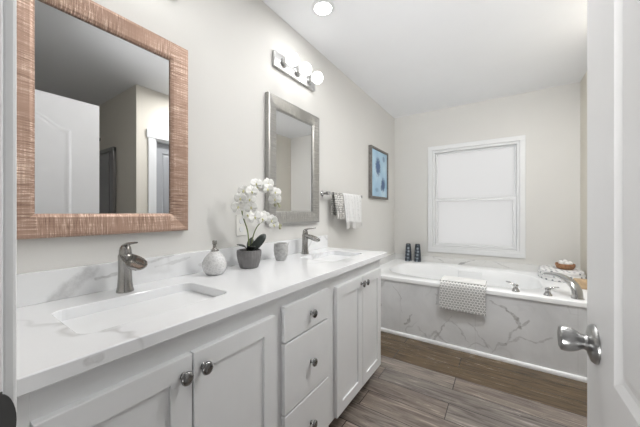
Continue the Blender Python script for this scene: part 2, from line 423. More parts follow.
# ------------------------------------------------------------------ setting
XR, YB, ZC = 1.85, 3.627, 2.44       # right wall, back wall, ceiling
YD, YR = .066, 1.235                  # door wall face, far side of the entry recess
XE = 3.15                             # end of the recess
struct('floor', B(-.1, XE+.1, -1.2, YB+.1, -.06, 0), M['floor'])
struct('ceiling', B(-.1, XE+.1, -.06, YB+.1, ZC, ZC+.08), M['ceiling'])
struct('wall_left', B(-.1, 0, -.06, YB+.1, 0, ZC), M['wall'])
WX0, WX1, WZ0, WZ1 = .485, 1.372, .72, 1.937
bm = bmesh.new()
box(bm, 0, WX0, YB, YB+.1, 0, ZC); box(bm, WX1, XR+.1, YB, YB+.1, 0, ZC)
box(bm, WX0, WX1, YB, YB+.1, 0, WZ0); box(bm, WX0, WX1, YB, YB+.1, WZ1, ZC)
struct('wall_back', bm, M['wall'])
DY0, DY1, DZ = 1.405, 2.08, 1.935     # closet doorway in the right wall
bm = bmesh.new()
box(bm, XR, XR+.1, YR, DY0, 0, ZC); box(bm, XR, XR+.1, DY1, YB, 0, ZC); box(bm, XR, XR+.1, DY0, DY1, DZ, ZC)
struct('wall_right', bm, M['wall_beige'])
SX, SZ = 2.36, 1.87                   # shower opening
bm = bmesh.new()
box(bm, XR+.1, SX-.03, YR, YR+.1, 0, ZC); box(bm, SX-.03, XE, YR, YR+.1, SZ+.01, ZC)
struct('wall_recess', bm, M['wall_beige'])
struct('wall_end', B(XE, XE+.1, -.06, 2.1, 0, ZC), M['wall'])
bm = bmesh.new()
box(bm, SX-.08, SX-.031, YR+.1, 2.05, 0, SZ+.2); box(bm, SX-.03, XE, 2.0, 2.05, 0, SZ+.2); box(bm, SX-.03, XE, YR+.1, 2.0, SZ+.15, SZ+.2)
struct('wall_shower', bm, M['shower_wall'])
OX0, OX1, OZ = .62, 1.374, 1.99       # rough opening in the door wall
bm = bmesh.new()
box(bm, 0, OX0, -.05, YD, 0, ZC); box(bm, OX1, XE, -.05, YD, 0, ZC); box(bm, OX0, OX1, -.05, YD, OZ, ZC)
struct('wall_front', bm, M['wall'])

# door frame: jamb and casing of the entrance
bm = bmesh.new(); box(bm, OX0+.001, .64, -.052, YD+.002, 0, OZ-.02, bev=.002)
jamb = struct('trim_1', bm, M['trim'])
bm = bmesh.new(); box(bm, .6405, .6425, .048, .0672, .80, .9125)
q = bmesh.ops.create_cone(bm, cap_ends=True, segments=32, radius1=1, radius2=1, depth=1)
for v in q['verts']: v.co = Vector((.6415+v.co.z*.004, .0635+v.co.x*.0165, .868+v.co.y*.042))
sp = obj('strike_plate', bm, M['dark_metal'], jamb); sp['label'] = 'dark metal strike plate'
struct('trim_2', B(OX1-.02, OX1-.001, -.052, YD+.002, 0, OZ-.02, bev=.002), M['trim'])
struct('trim_3', B(OX0+.001, OX1-.001, -.052, YD+.002, OZ-.019, OZ-.001, bev=.002), M['trim'])
bm = bmesh.new(); box(bm, .573, .6365, YD+.0005, .0815, 0, OZ+.04, bev=.004); struct('trim_4', bm, M['trim'])
bm = bmesh.new(); box(bm, OX1-.006, OX1+.055, YD+.0005, .0815, 0, OZ+.04, bev=.004); struct('trim_5', bm, M['trim'])
bm = bmesh.new(); box(bm, .6375, OX1-.0065, YD+.0005, .0815, OZ-.018, OZ+.04, bev=.004); struct('trim_6', bm, M['trim'])

# ---- entrance door, standing open
DXF = 1.354; DA, DB, DT = .086, .782, 1.963
droot = sroot('door_1', (DXF+.0175, DA, .012))
def panel_loop(y0, y1, z0, z1, rise, d, x, n=18):
    pts = [(x, y0+d, z0+d), (x, y1-d, z0+d)]
    for k in range(n+1):
        t = k/n; y = y1-d+(y0-y1+2*d)*t
        q = abs(2*t-1)
        sh = .5+.5*math.cos(PI*min(1, q*1.12)) if rise else 0
        pts.append((x, y, z1-d+rise*sh))
    return pts
def panel_slab(x_face, x_back, ya, yb, za, zb, panels, sgn):
    """door leaf with moulded panels on the face at x_face; sgn = direction into the leaf"""
    bm = bmesh.new()
    outer = ringloop(bm, [(x_face, ya, za), (x_face, yb, za), (x_face, yb, zb), (x_face, ya, zb)])
    back = ringloop(bm, [(x_back, ya, za), (x_back, yb, za), (x_back, yb, zb), (x_back, ya, zb)])
    bridge(bm, outer, back); bm.faces.new(back)
    edges = [bm.edges.get((outer[i], outer[(i+1) % 4])) for i in range(4)]
    for (y0, y1, z0, z1, rise) in panels:
        prof = [(0, 0), (.005, .003), (.011, .007), (.018, .008), (.026, .005), (.036, .0018), (.040, .0015)]
        loops = [ringloop(bm, panel_loop(y0, y1, z0, z1, rise, d, x_face+sgn*h)) for d, h in prof]
        for i in range(len(loops)-1): bridge(bm, loops[i], loops[i+1])
        bm.faces.new(loops[-1])
        L = loops[0]
        edges += [bm.edges.get((L[i], L[(i+1) % len(L)])) for i in range(len(L))]
    bmesh.ops.triangle_fill(bm, edges=edges, use_beauty=True)
    return bm
leaf = obj('door_leaf', panel_slab(DXF, DXF+.035, DA, DB, .012, DT, [(.241, .621, .878, 1.742, .085), (.241, .621, .20, .76, 0)], 1), M['door'], droot, smooth=25)
bm = bmesh.new()
ky, kz = .722, .905
lathe(bm, [(.036, 0), (.036, .003), (.033, .007), (.024, .010), (.0155, .0125), (.0135, .017), (.0150, .0205), (.0188, .026), (.0218, .033), (.0234, .040), (.0238, .0465), (.0228, .0505), (.0200, .0525), (.017, .052), (.006, .0505)],
      (DXF-.0003, ky, kz), 36, '-x')
k = obj('door_knob', bm, M['steel'], droot, smooth=40); k['label'] = 'satin steel door knob'
bm = bmesh.new()
for hz in (.22, 1.0, 1.74):
    tube(bm, [(DXF+.004, DA-.002, hz), (DXF+.004, DA-.002, hz+.09)], .005, 8)
obj('hinge', bm, M['steel'], droot)

# ---- closet door in the right wall (seen in the big mirror)
d2 = sroot('door_2', (XR+.05, (DY0+DY1)/2, .01))
obj('door_leaf', panel_slab(XR+.05, XR+.085, DY0+.022, DY1-.022, .01, DZ-.022, [(DY0+.10, DY1-.10, 1.0, DZ-.13, 0), (DY0+.10, DY1-.10, .18, .86, 0)], 1), M['door_dim'], d2, smooth=25)
bm = bmesh.new()
box(bm, XR-.016, XR-.0005, DY0-.065, DY0+.002, 0, DZ, bev=.003); box(bm, XR-.016, XR-.0005, DY1-.002, DY1+.065, 0, DZ, bev=.003)
box(bm, XR-.020, XR-.0005, DY0-.08, DY1+.08, DZ+.0005, DZ+.085, bev=.003)
box(bm, XR-.0004, XR+.1, DY0+.0005, DY0+.02, 0, DZ-.0205); box(bm, XR-.0004, XR+.1, DY1-.02, DY1-.0005, 0, DZ-.0205); box(bm, XR-.0004, XR+.1, DY0+.0005, DY1-.0005, DZ-.02, DZ-.0005)
struct('trim_7', bm, M['trim'])
# ---- baseboards
struct('baseboard_right', B(XR-.013, XR-.0005, YR+.001, DY0-.066, .0005, .09, bev=.003), M['trim'])
struct('baseboard_recess', B(XR+.0, SX-.09, YR-.013, YR-.0005, .0005, .09, bev=.003), M['trim'])
struct('baseboard_front', B(OX1+.06, XE-.01, YD+.0005, YD+.013, .0005, .09, bev=.003), M['trim'])

# ---- window
win = sroot('window_1', (.928, YB, 1.32))
def rect_frame(bm, x0, x1, z0, z1, wd, y0, y1, bev=.003):
    box(bm, x0, x1, y0, y1, z1-wd, z1, bev); box(bm, x0, x1, y0, y1, z0, z0+wd, bev)
    box(bm, x0, x0+wd, y0, y1, z0+wd, z1-wd, bev); box(bm, x1-wd, x1, y0, y1, z0+wd, z1-wd, bev)
bm = bmesh.new(); rect_frame(bm, .435, 1.422, .67, 1.987, .052, YB-.018, YB-.0006)
obj('window_casing', bm, M['trim'], win)
bm = bmesh.new(); rect_frame(bm, WX0+.001, WX1-.001, WZ0+.001, WZ1-.001, .026, YB+.001, YB+.095)
obj('window_frame', bm, M['trim'], win)
bm = bmesh.new(); rect_frame(bm, WX0+.028, WX1-.028, 1.312, WZ1-.028, .022, YB+.055, YB+.08)
us = obj('upper_sash', bm, M['trim'], win)
obj('pane', B(WX0+.049, WX1-.049, YB+.065, YB+.069, 1.333, WZ1-.049), M['frosted'], us)
bm = bmesh.new(); rect_frame(bm, WX0+.028, WX1-.028, WZ0+.028, 1.335, .036, YB+.028, YB+.053)
ls = obj('lower_sash', bm, M['trim'], win)
obj('pane', B(WX0+.063, WX1-.063, YB+.038, YB+.042, WZ0+.063, 1.30), M['frosted'], ls)
bm = bmesh.new(); box(bm, .90, .955, YB+.018, YB+.0275, 1.318, 1.332, bev=.002)
obj('sash_lock', bm, M['trim'], win)

# ------------------------------------------------------------------ vanity
VY0, VY1 = .0685, 1.84
CF = .488                                  # face frame plane
CT0, CT1 = .842, .875
van = thing('vanity_cabinet', 'long white shaker vanity cabinet with four doors and three drawers', 'cabinet', (0.25, .95, 0))
bm = bmesh.new()
box(bm, .002, CF, VY0, VY1, .095, CT0-.0005)
obj('carcass', bm, M['cabinet'], van)
bm = bmesh.new(); box(bm, CF+.0005, CF+.004, VY0, .1175, .104, CT0-.001, bev=.001); obj('filler_strip', bm, M['cabinet'], van)
obj('toe_kick', B(.002, CF-.07, VY0, VY1-.01, .0005, .0945), M['toe'], van)
def shaker(y0, y1, z0, z1, x0=CF+.0008, x1=CF+.0205, st=.057):
    bm = bmesh.new()
    def L(d, x): return ringloop(bm, [(x, y0+d, z0+d), (x, y1-d, z0+d), (x, y1-d, z1-d), (x, y0+d, z1-d)])
    ls_ = [L(0, x0), L(0, x1-.0015), L(.0015, x1), L(st, x1), L(st+.0006, x1-.0008), L(st+.001, x1-.0075)]
    for i in range(len(ls_)-1): bridge(bm, ls_[i], ls_[i+1])
    bm.faces.new(ls_[0]); bm.faces.new(ls_[-1]); return bm
def knob(parent, y, z, x=CF+.0205):
    bm = bmesh.new()
    lathe(bm, [(.0085, 0), (.0085, .0015), (.0055, .004), (.005, .012), (.009, .015), (.0155, .0175), (.0165, .021), (.0145, .0255), (.009, .0275), (.002, .028)], (x, y, z), 24, 'x')
    for v in bm.verts: v.co.z = z+(v.co.z-z)*1.12
    k = obj('knob', bm, M['knob'], parent, smooth=50); k['label'] = 'polished metal knob'
    return k
DZ0, DZ1 = .104, .774
for (a, b, ky_) in ((.119, .4195, .394), (.4245, .747, .452), (1.202, 1.507, 1.487), (1.511, 1.805, 1.540)):
    d = obj('door', shaker(a, b, DZ0, DZ1), M['cabinet'], van); knob(d, ky_, .726 if ky_ < 1 else .733)
for (z0, z1, kz_) in ((.650, .790, .716), (.368, .642, .504), (.112, .360, .233)):
    bm = bmesh.new(); box(bm, CF+.0008, CF+.0205, .798, 1.12, z0, z1, bev=.0025)
    d = obj('drawer', bm, M['cabinet'], van); knob(d, .972, kz_)

# countertop with two openings
def rrect(x0, x1, y0, y1, r, z, n=6):
    pts = []
    for (cx, cy, a0) in ((x1-r, y1-r, 0), (x0+r, y1-r, PI/2), (x0+r, y0+r, PI), (x1-r, y0+r, 1.5*PI)):
        for k in range(n+1):
            a = a0+PI/2*k/n; pts.append((cx+r*math.cos(a), cy+r*math.sin(a), z))
    return pts
SINKS = ((.213, .622), (1.342, 1.748)); SX0, SX1 = .146, .408
ctop = thing('countertop', 'white grey-veined quartz countertop running the length of the vanity', 'countertop', (.26, .98, CT1))
bm = bmesh.new()
def slab_with_holes(bm, x0, x1, y0, y1, z0, z1, holes, r=.035):
    e = .0025
    top_e, bot_e = [], []
    O = [ringloop(bm, [(x0+d, y0+d, z), (x1-d, y0+d, z), (x1-d, y1-d, z), (x0+d, y1-d, z)]) for d, z in ((e, z0), (0, z0+e), (0, z1-e), (e, z1))]
    for i in range(3): bridge(bm, O[i], O[i+1])
    E = lambda L: [bm.edges.get((L[i], L[(i+1) % len(L)])) for i in range(len(L))]
    top_e += E(O[3]); bot_e += E(O[0])
    for (a, b) in holes:
        H = [ringloop(bm, rrect(SX0-d, SX1+d, a-d, b+d, r, z)) for d, z in ((0, z0), (0, z1-e), (e, z1))]
        for i in range(2): bridge(bm, H[i], H[i+1])
        top_e += E(H[2]); bot_e += E(H[0])
    bmesh.ops.triangle_fill(bm, edges=top_e, use_beauty=True); bmesh.ops.triangle_fill(bm, edges=bot_e, use_beauty=True)
slab_with_holes(bm, .001, .525, .0675, 1.889, CT0, CT1, SINKS)
obj('slab', bm, M['quartz'], ctop)
bm = bmesh.new(); box(bm, .001, .02, .0675, 1.889, CT1+.0003, .973, bev=.0015)
obj('backsplash', bm, M['quartz_splash'], ctop)

def sink(y0, y1, label):
    r_ = thing('sink', label, 'sink', ((SX0+SX1)/2, (y0+y1)/2, CT0), 'undermount sinks in the vanity counter')
    bm = bmesh.new()
    prof = [(.022, -.0006, .05), (-.004, -.0006, .035), (-.008, -.02, .037), (-.014, -.07, .045), (-.024, -.11, .05), (-.045, -.128, .05), (-.085, -.134, .04), (-.11, -.136, .02)]
    loops = [ringloop(bm, rrect(SX0-d, SX1+d, y0-d, y1+d, rr, CT0+z)) for d, z, rr in prof]
    for i in range(len(loops)-1): bridge(bm, loops[i], loops[i+1])
    bm.faces.new(loops[-1])
    o = obj('basin', bm, M['porcelain'], r_, smooth=50)
    md = o.modifiers.new('thick', 'SOLIDIFY'); md.thickness = .008; md.offset = -1
    bm = bmesh.new(); lathe(bm, [(.024, 0), (.024, .002), (.018, .003), (.016, .001), (.004, .001)], ((SX0+SX1)/2-.01, (y0+y1)/2, CT0-.1355), 24)
    obj('drain', bm, M['nickel'], r_, smooth=40)
    return r_
s1 = sink(*SINKS[0], 'white rectangular undermount sink nearest the doorway, below the copper-framed mirror')
s2 = sink(*SINKS[1], 'white rectangular undermount sink at the far end, below the silver-framed mirror')

def faucet(x, y, label):
    f = thing('faucet', label, 'faucet', (x, y, CT1), 'brushed nickel vanity faucets')
    z = CT1+.0004
    bm = bmesh.new()
    loops = []
    for (h, rx, ry, ox) in ((0, .026, .027, 0), (.004, .026, .027, 0), (.012, .0235, .025, 0), (.035, .0212, .0222, -.001), (.065, .0200, .0208, -.001), (.09, .0205, .021, 0), (.112, .0225, .022, .002), (.128, .0235, .0225, .002), (.134, .020, .020, .002)):
        loops.append(ringloop(bm, [(x+ox+rx*math.cos(a), y+ry*math.sin(a), z+h) for a in [2*PI*k/28 for k in range(28)]]))
    for i in range(len(loops)-1): bridge(bm, loops[i], loops[i+1])
    bm.faces.new(loops[0][::-1]); bm.faces.new(loops[-1])
    obj('body', bm, M['nickel'], f, smooth=60)
    # open waterfall trough that widens to a round dished end
    bm = bmesh.new(); secs = []
    for (dx, wd, zt, dep) in ((.000, .019, .134, .026), (.03, .021, .131, .026), (.050, .027, .126, .026), (.070, .032, .119, .025), (.090, .033, .111, .022), (.106, .027, .103, .016), (.116, .014, .098, .008)):
        sec = [(x+dx, y-wd, z+zt)]
        for k in range(9):
            a = PI+PI*k/8; sec.append((x+dx, y+wd*math.cos(a), z+zt+dep*math.sin(a)))
        sec.append((x+dx, y+wd, z+zt))
        wi = wd-.003
        for k in range(9):
            a = 2*PI-PI*k/8; sec.append((x+dx, y+wi*math.cos(a), z+zt-.001+(dep-.005)*math.sin(a)))
        secs.append(ringloop(bm, sec))
    for i in range(len(secs)-1): bridge(bm, secs[i], secs[i+1])
    bm.faces.new(secs[0][::-1]); bm.faces.new(secs[-1])
    obj('spout', bm, M['nickel'], f, smooth=50)
    bm = bmesh.new()
    lathe(bm, [(.019, .1305), (.0195, .136), (.019, .146), (.0165, .158), (.011, .166), (.003, .169)], (x+.002, y, z), 24)
    obj('handle_dome', bm, M['nickel'], f, smooth=50)
    bm = bmesh.new(); secs = []
    for (dx, zz, wd, th) in ((-.012, .154, .010, .006), (.006, .165, .012, .007), (.028, .172, .010, .005), (.055, .175, .009, .004), (.078, .178, .0085, .0035), (.086, .179, .006, .003)):
        secs.append(ringloop(bm, [(x+dx, y+wd*math.cos(a), z+zz+th*math.sin(a)) for a in [2*PI*k/12 for k in range(12)]]))
    for i in range(len(secs)-1): bridge(bm, secs[i], secs[i+1])
    bm.faces.new(secs[0][::-1]); bm.faces.new(secs[-1])
    obj('lever', bm, M['nickel'], f, smooth=60)
    return f
faucet(.088, .42, 'brushed nickel waterfall faucet behind the sink nearest the doorway')
faucet(.082, 1.497, 'brushed nickel waterfall faucet behind the far sink, under the silver mirror')

# ------------------------------------------------------------------ mirrors
def mirror(name, y0, y1, z0, z1, wd, mat, label):
    r_ = thing(name, label, 'mirror', (0, (y0+y1)/2, z0), None)
    bm = bmesh.new()
    def L(d, x): return ringloop(bm, [(x, y0+d, z0+d), (x, y1-d, z0+d), (x, y1-d, z1-d), (x, y0+d, z1-d)])
    ls_ = [L(0, .001), L(0, .027), L(.003, .031), L(.012, .033), L(wd-.012, .026), L(wd-.004, .0225), L(wd, .020), L(wd, .001)]
    for i in range(len(ls_)-1): bridge(bm, ls_[i], ls_[i+1])
    bridge(bm, ls_[-1], ls_[0])
    obj('frame', bm, mat, r_)
    g = obj('mirror_glass', B(.002, .0145, y0+wd+.0003, y1-wd-.0003, z0+wd+.0003, z1-wd-.0003), M['mirror'], r_)
    return r_
mirror('wall_mirror', .130, .690, 1.077, 1.890, .076, M['copper'], 'large wall mirror in a copper woven-texture frame nearest the doorway')
mirror('wall_mirror', 1.195, 1.753, 1.084, 1.894, .082, M['silver'], 'wall mirror in a brushed silver frame above the far sink')

# ------------------------------------------------------------------ vanity light bars
def light_bar(yc, zc, label):
    r_ = thing('vanity_light', label, 'wall light', (0, yc, zc), 'three-bulb vanity lights')
    bm = bmesh.new(); box(bm, .001, .022, yc-.223, yc+.223, zc-.0495, zc+.0495, bev=.003)
    obj('backplate', bm, M['bar'], r_)
    for k in (-1, 0, 1):
        y = yc+k*.141
        bm = bmesh.new(); lathe(bm, [(.0315, 0), (.0315, .004), (.024, .009), (.020, .014), (.0195, .034), (.0165, .037)], (.0222, y, zc), 24, 'x')
        s = obj('socket', bm, M['chrome'], r_, smooth=40)
        bm = bmesh.new(); sphere(bm, (.098, y, zc), .041, 24, 16)
        b = obj('bulb', bm, M['bulb'], r_, smooth=180); b['label'] = 'lit white globe bulb'
    return r_
light_bar(1.483, 2.134, 'three-globe vanity light bar above the silver-framed mirror')
light_bar(.425, 2.146, 'three-globe vanity light bar above the copper-framed mirror, at the top edge')

def can(x, y, label, lens='can'):
    r_ = thing('recessed_light', label, 'ceiling light', (x, y, ZC))
    bm = bmesh.new(); lathe(bm, [(.052, .0005), (.071, .0005), (.072, .003), (.066, .006), (.054, .007), (.052, .004)], (x, y, ZC), 40, '-z', caps=False)
    obj('trim_ring', bm, M['trim'], r_, smooth=40)
    bm = bmesh.new(); lathe(bm, [(.053, .0008), (.052, .003), (.03, .0045), (.002, .005)], (x, y, ZC), 40, '-z')
    obj('lens', bm, M[lens], r_, smooth=60)
can(.276, 1.426, 'round lit recessed ceiling light above the vanity')
can(1.40, 1.70, 'added recessed fill light over the middle of the floor, above the frame', 'fill_mid')  # added out of view to brighten cabinets, apron and floor
can(.62, .42, 'added recessed fill light over the near sink, above the frame', 'fill_counter')  # added out of view to brighten the counter
can(.62, 1.10, 'added recessed fill light over the drawers, above the frame', 'fill_counter')  # second added counter fill, also unseen
can(.95, 1.20, 'added recessed fill light just inside the doorway, above the frame', 'fill_door')  # added unseen fill for the entrance end and the door
can(1.75, 2.36, 'added recessed fill light over the tub end, hidden behind the open door', 'fill_tub')  # added fill for the tub, kept hidden by the door leaf

# ------------------------------------------------------------------ bathtub
TF, TZ = 2.548, .541
tub = thing('bathtub', 'white built-in bathtub with marble-tiled front under the window', 'bathtub', (.92, 3.08, 0))
bm = bmesh.new()
N = 64
def sup(cx, cy, a, b, z, p=3.6):
    pts = []
    for k in range(N):
        t = 2*PI*k/N; ct, st = math.cos(t), math.sin(t)
        pts.append((cx+a*math.copysign(abs(ct)**(2/p), ct), cy+b*math.copysign(abs(st)**(2/p), st), z))
    return pts
tx0, tx1, ty1 = .0215, XR-.001, 3.6055
def R(d, z): return ringloop(bm, [(tx0, TF+d, z), (tx1, TF+d, z), (tx1, ty1, z), (tx0, ty1, z)])
o0, o1, o2, o3, o4 = R(.02, TZ-.034), R(0, TZ-.034), R(0, TZ-.006), R(.002, TZ-.002), R(.006, TZ)
for a, b in ((o0, o1), (o1, o2), (o2, o3), (o3, o4)): bridge(bm, a, b)
loops = [ringloop(bm, sup(.84, 3.085, a, b, z)) for a, b, z in ((.67, .385, TZ), (.662, .377, TZ-.004), (.655, .370, TZ-.014), (.64, .350, TZ-.10), (.62, .320, TZ-.25), (.60, .285, TZ-.36), (.55, .24, TZ-.405), (.40, .15, TZ-.415))]
for i in range(len(loops)-1): bridge(bm, loops[i], loops[i+1])
bm.faces.new(loops[-1])
E = lambda L: [bm.edges.get((L[i], L[(i+1) % len(L)])) for i in range(len(L))]
bmesh.ops.triangle_fill(bm, edges=E(o4)+E(loops[0]), use_beauty=True)
obj('basin', bm, M['acrylic'], tub, smooth=40)
obj('apron', B(.001, XR-.001, 2.558, 2.57, .0005, TZ-.0345), M['marble'], tub)
bm = bmesh.new(); pr_ = [(2.5578, .0005), (2.5400, .0005), (2.5400, .012), (2.5415, .019), (2.5455, .025), (2.5510, .0285), (2.5578, .030)]
e0 = ringloop(bm, [(.001, y, z) for y, z in pr_]); e1 = ringloop(bm, [(XR-.001, y, z) for y, z in pr_])
bridge(bm, e0, e1); bm.faces.new(e0); bm.faces.new(e1)
obj('base_strip', bm, M['acrylic'], tub)
bm = bmesh.new(); lathe(bm, [(.028, 0), (.028, .003), (.02, .004), (.004, .004)], (.86, 3.085, TZ-.4148), 24)
obj('drain', bm, M['chrome'], tub, smooth=40)
bm = bmesh.new(); box(bm, .80, 1.03, 3.424, 3.438, TZ-.115, TZ-.03, bev=.005)
obj('overflow_panel', bm, M['acrylic'], tub)
struct('trim_8', B(.001, XR-.001, 3.6065, YB-.0003, 0, .612, bev=.001), M['marble_splash'])
struct('trim_9', B(.0004, .0205, 2.55, 3.606, 0, .612, bev=.001), M['marble_splash'])

def tub_handle(x, y, ang, label):
    r_ = thing('lever_tap', label, 'tap handle', (x, y, TZ), 'tub tap handles')
    z = TZ+.0004
    bm = bmesh.new(); lathe(bm, [(.027, 0), (.027, .004), (.023, .010), (.017, .022), (.015, .034), (.018, .040), (.018, .048), (.012, .056), (.003, .058)], (x, y, z), 24)
    obj('valve_body', bm, M['chrome'], r_, smooth=45)
    c_, s_ = math.cos(ang), math.sin(ang)
    bm = bmesh.new(); tube(bm, smoothpts([(x, y, z+.046), (x+.025*c_, y+.025*s_, z+.056), (x+.042*c_, y+.042*s_, z+.062), (x+.065*c_, y+.065*s_, z+.064)], 4), [.008]*5+[.007]*4+[.0055]*4, 10)
    obj('lever', bm, M['chrome'], r_, smooth=60)
tub_handle(1.30, 2.628, PI*.93, 'left chrome lever handle on the tub rim beside the folded towel')
tub_handle(1.495, 2.630, PI*.05, 'chrome lever handle on the tub rim next to the spout')
sp = thing('tub_spout', 'arched chrome tub spout at the right end of the rim', 'tap', (1.66, 2.64, TZ))
bm = bmesh.new(); lathe(bm, [(.037, 0), (.037, .005), (.032, .009)], (1.66, 2.64, TZ+.0004), 28); obj('base', bm, M['chrome'], sp, smooth=40)
bm = bmesh.new(); secs = []
path = smoothpts([(1.66, 2.64, TZ+.009), (1.655, 2.645, TZ+.06), (1.635, 2.675, TZ+.10), (1.595, 2.73, TZ+.128), (1.555, 2.785, TZ+.134), (1.51, 2.84, TZ+.124)], 5)
side = Vector((.79, .61, 0)).cross(Vector((0, 0, 1))).normalized()
side = Vector((.62, .78, 0)).normalized(); side = Vector((.78, .62, 0))
for i, p in enumerate(path):
    t = (path[min(i+1, len(path)-1)]-path[max(i-1, 0)]).normalized(); nrm = side.cross(t).normalized()
    f = i/(len(path)-1); wd = .036-.006*f; th = .030-.017*f
    secs.append(ringloop(bm, [p+side*wd*math.cos(a)+nrm*th*math.sin(a) for a in [2*PI*k/16 for k in range(16)]]))
for i in range(len(secs)-1): bridge(bm, secs[i], secs[i+1])
bm.faces.new(secs[0][::-1]); bm.faces.new(secs[-1])
obj('arm', bm, M['chrome'], sp, smooth=60)

# towel folded over the tub rim
def sheet(name, prof, ext, mat, parent=None, axis='x', thick=.01, wob=None, nu=24, loc=None, smooth=70):
    """prof: points in the plane across the sheet; swept between ext[0] and ext[1] along axis"""
    bm = bmesh.new(); rows = []
    P = smoothpts([(p[0], p[1], 0) for p in prof], 5)
    for j, p in enumerate(P):
        row = []
        for i in range(nu+1):
            t = i/nu; u = ext[0]+(ext[1]-ext[0])*t
            a, b = p.x, p.y
            if wob:
                da, du, db = wob(t, j/(len(P)-1), u); a += da; u += du; b += db
            row.append(bm.verts.new((u, a, b) if axis == 'x' else (a, u, b)))
        rows.append(row)
    for j in range(len(rows)-1): bridge(bm, rows[j], rows[j+1], False)
    o = obj(name, bm, mat, parent, smooth=smooth, loc=loc)
    md = o.modifiers.new('thick', 'SOLIDIFY'); md.thickness = thick; md.offset = 0
    bv = o.modifiers.new('soft', 'BEVEL'); bv.width = thick*.4; bv.segments = 2; bv.limit_method = 'ANGLE'
    return o
tw = thing('towel', 'folded grey and white ring-patterned towel draped over the front of the tub rim', 'towel', (.93, 2.62, TZ))
sheet('cloth', [(2.735, TZ+.016), (2.64, TZ+.0165), (2.56, TZ+.0165), (2.536, TZ+.008), (2.527, TZ-.03), (2.5245, TZ-.12), (2.523, .340)], (.762, 1.103), M['towel_rings'], tw, 'x', .022,
      lambda t, s, u: (.003*math.sin(t*9+s*3)*max(0, s-.4), .004*math.sin(s*7)*(1 if t > .5 else -1), -.006*t*max(0, s-.5)))
bmx = bmesh.new(); box(bmx, .764, 1.099, 2.555, 2.742, TZ+.0285, TZ+.0345, bev=.002)
obj('bright_top', bmx, M['towel_white'], tw)  # white layer stands in for bright light on the towel top

# bottles on the far rim
def bottle(x, y, label):
    r_ = thing('bottle', label, 'bottle', (x, y, TZ), 'dark patterned bottles on the tub deck')
    bm = bmesh.new(); z = TZ+.0004
    lathe(bm, [(.039, 0), (.042, .004), (.041, .02), (.036, .13), (.0315, .19), (.030, .198), (.0285, .205), (.031, .210), (.029, .214), (.004, .214)], (x, y, z), 24)
    obj('body', bm, M['bottle'], r_, smooth=45)
    bm = bmesh.new(); lathe(bm, [(.027, .2145), (.0275, .220), (.025, .223), (.003, .224)], (x, y, z), 20)
    obj('cap', bm, M['dark_metal'], r_, smooth=45)
bottle(.212, 3.535, 'left one of two dark patterned bottles on the tub corner deck')
bottle(.325, 3.545, 'right one of two dark patterned bottles, nearer the window')

# bath things on the right corner of the tub
bt = thing('bath_mat', 'folded black and white patterned cloth on the tub deck under the bowl', 'cloth', (1.70, 3.37, TZ))
bm = bmesh.new()
for k, (h0, h1, a, b) in enumerate(((.0005, .030, .168, .205), (.0305, .060, .165, .200), (.0605, .088, .155, .190))):
    L0 = [ringloop(bm, sup(1.672, 3.385, a-d, b-d, TZ+h, 2.6)) for d, h in ((.006, h0), (0, h0+.005), (0, h1-.006), (.008, h1))]
    for i in range(3): bridge(bm, L0[i], L0[i+1])
    bm.faces.new(L0[0][::-1]); bm.faces.new(L0[-1])
obj('cloth', bm, patterned('mono_print', (.22, .23, .26), (.78, .78, .78), 26, .20, .30, .9), bt, smooth=40)
bw = thing('bowl', 'small brown woven bowl of white cotton on the folded cloth', 'bowl', (1.705, 3.40, TZ+.0885))
zb = TZ+.0890
bm = bmesh.new(); lathe(bm, [(.045, 0), (.062, .008), (.071, .03), (.072, .05), (.068, .052), (.064, .046), (.055, .02), (.004, .014)], (1.705, 3.40, zb), 32); obj('bowl', bm, M['wood_bowl'], bw, smooth=50)
random.seed(4)
for k in range(6):
    a = k*1.05; rr = .034 if k < 5 else 0
    bm = bmesh.new(); sphere(bm, (1.705+rr*math.cos(a*1.2), 3.40+rr*math.sin(a*1.2), zb+.055+(.012 if k == 5 else random.uniform(-.004, .006))), .021, 12, 8)
    tag(obj('cotton_ball', bm, M['cotton'], None, smooth=180, loc=(1.705+rr*math.cos(a*1.2), 3.40+rr*math.sin(a*1.2), zb+.055)), 'white cotton ball in the brown bowl on the tub corner', 'cotton ball', 'cotton balls in the bowl')
bm = bmesh.new(); bx = (1.775, 3.03)
box(bm, bx[0]-.07, bx[0]+.07, bx[1]-.04, bx[1]+.04, TZ+.0005, TZ+.072, bev=.006)
tb = obj('soap_box', bm, M['wood_tan'], None, loc=(bx[0], bx[1], TZ)); tag(tb, 'small tan wooden box on the tub deck beside the door edge', 'box')

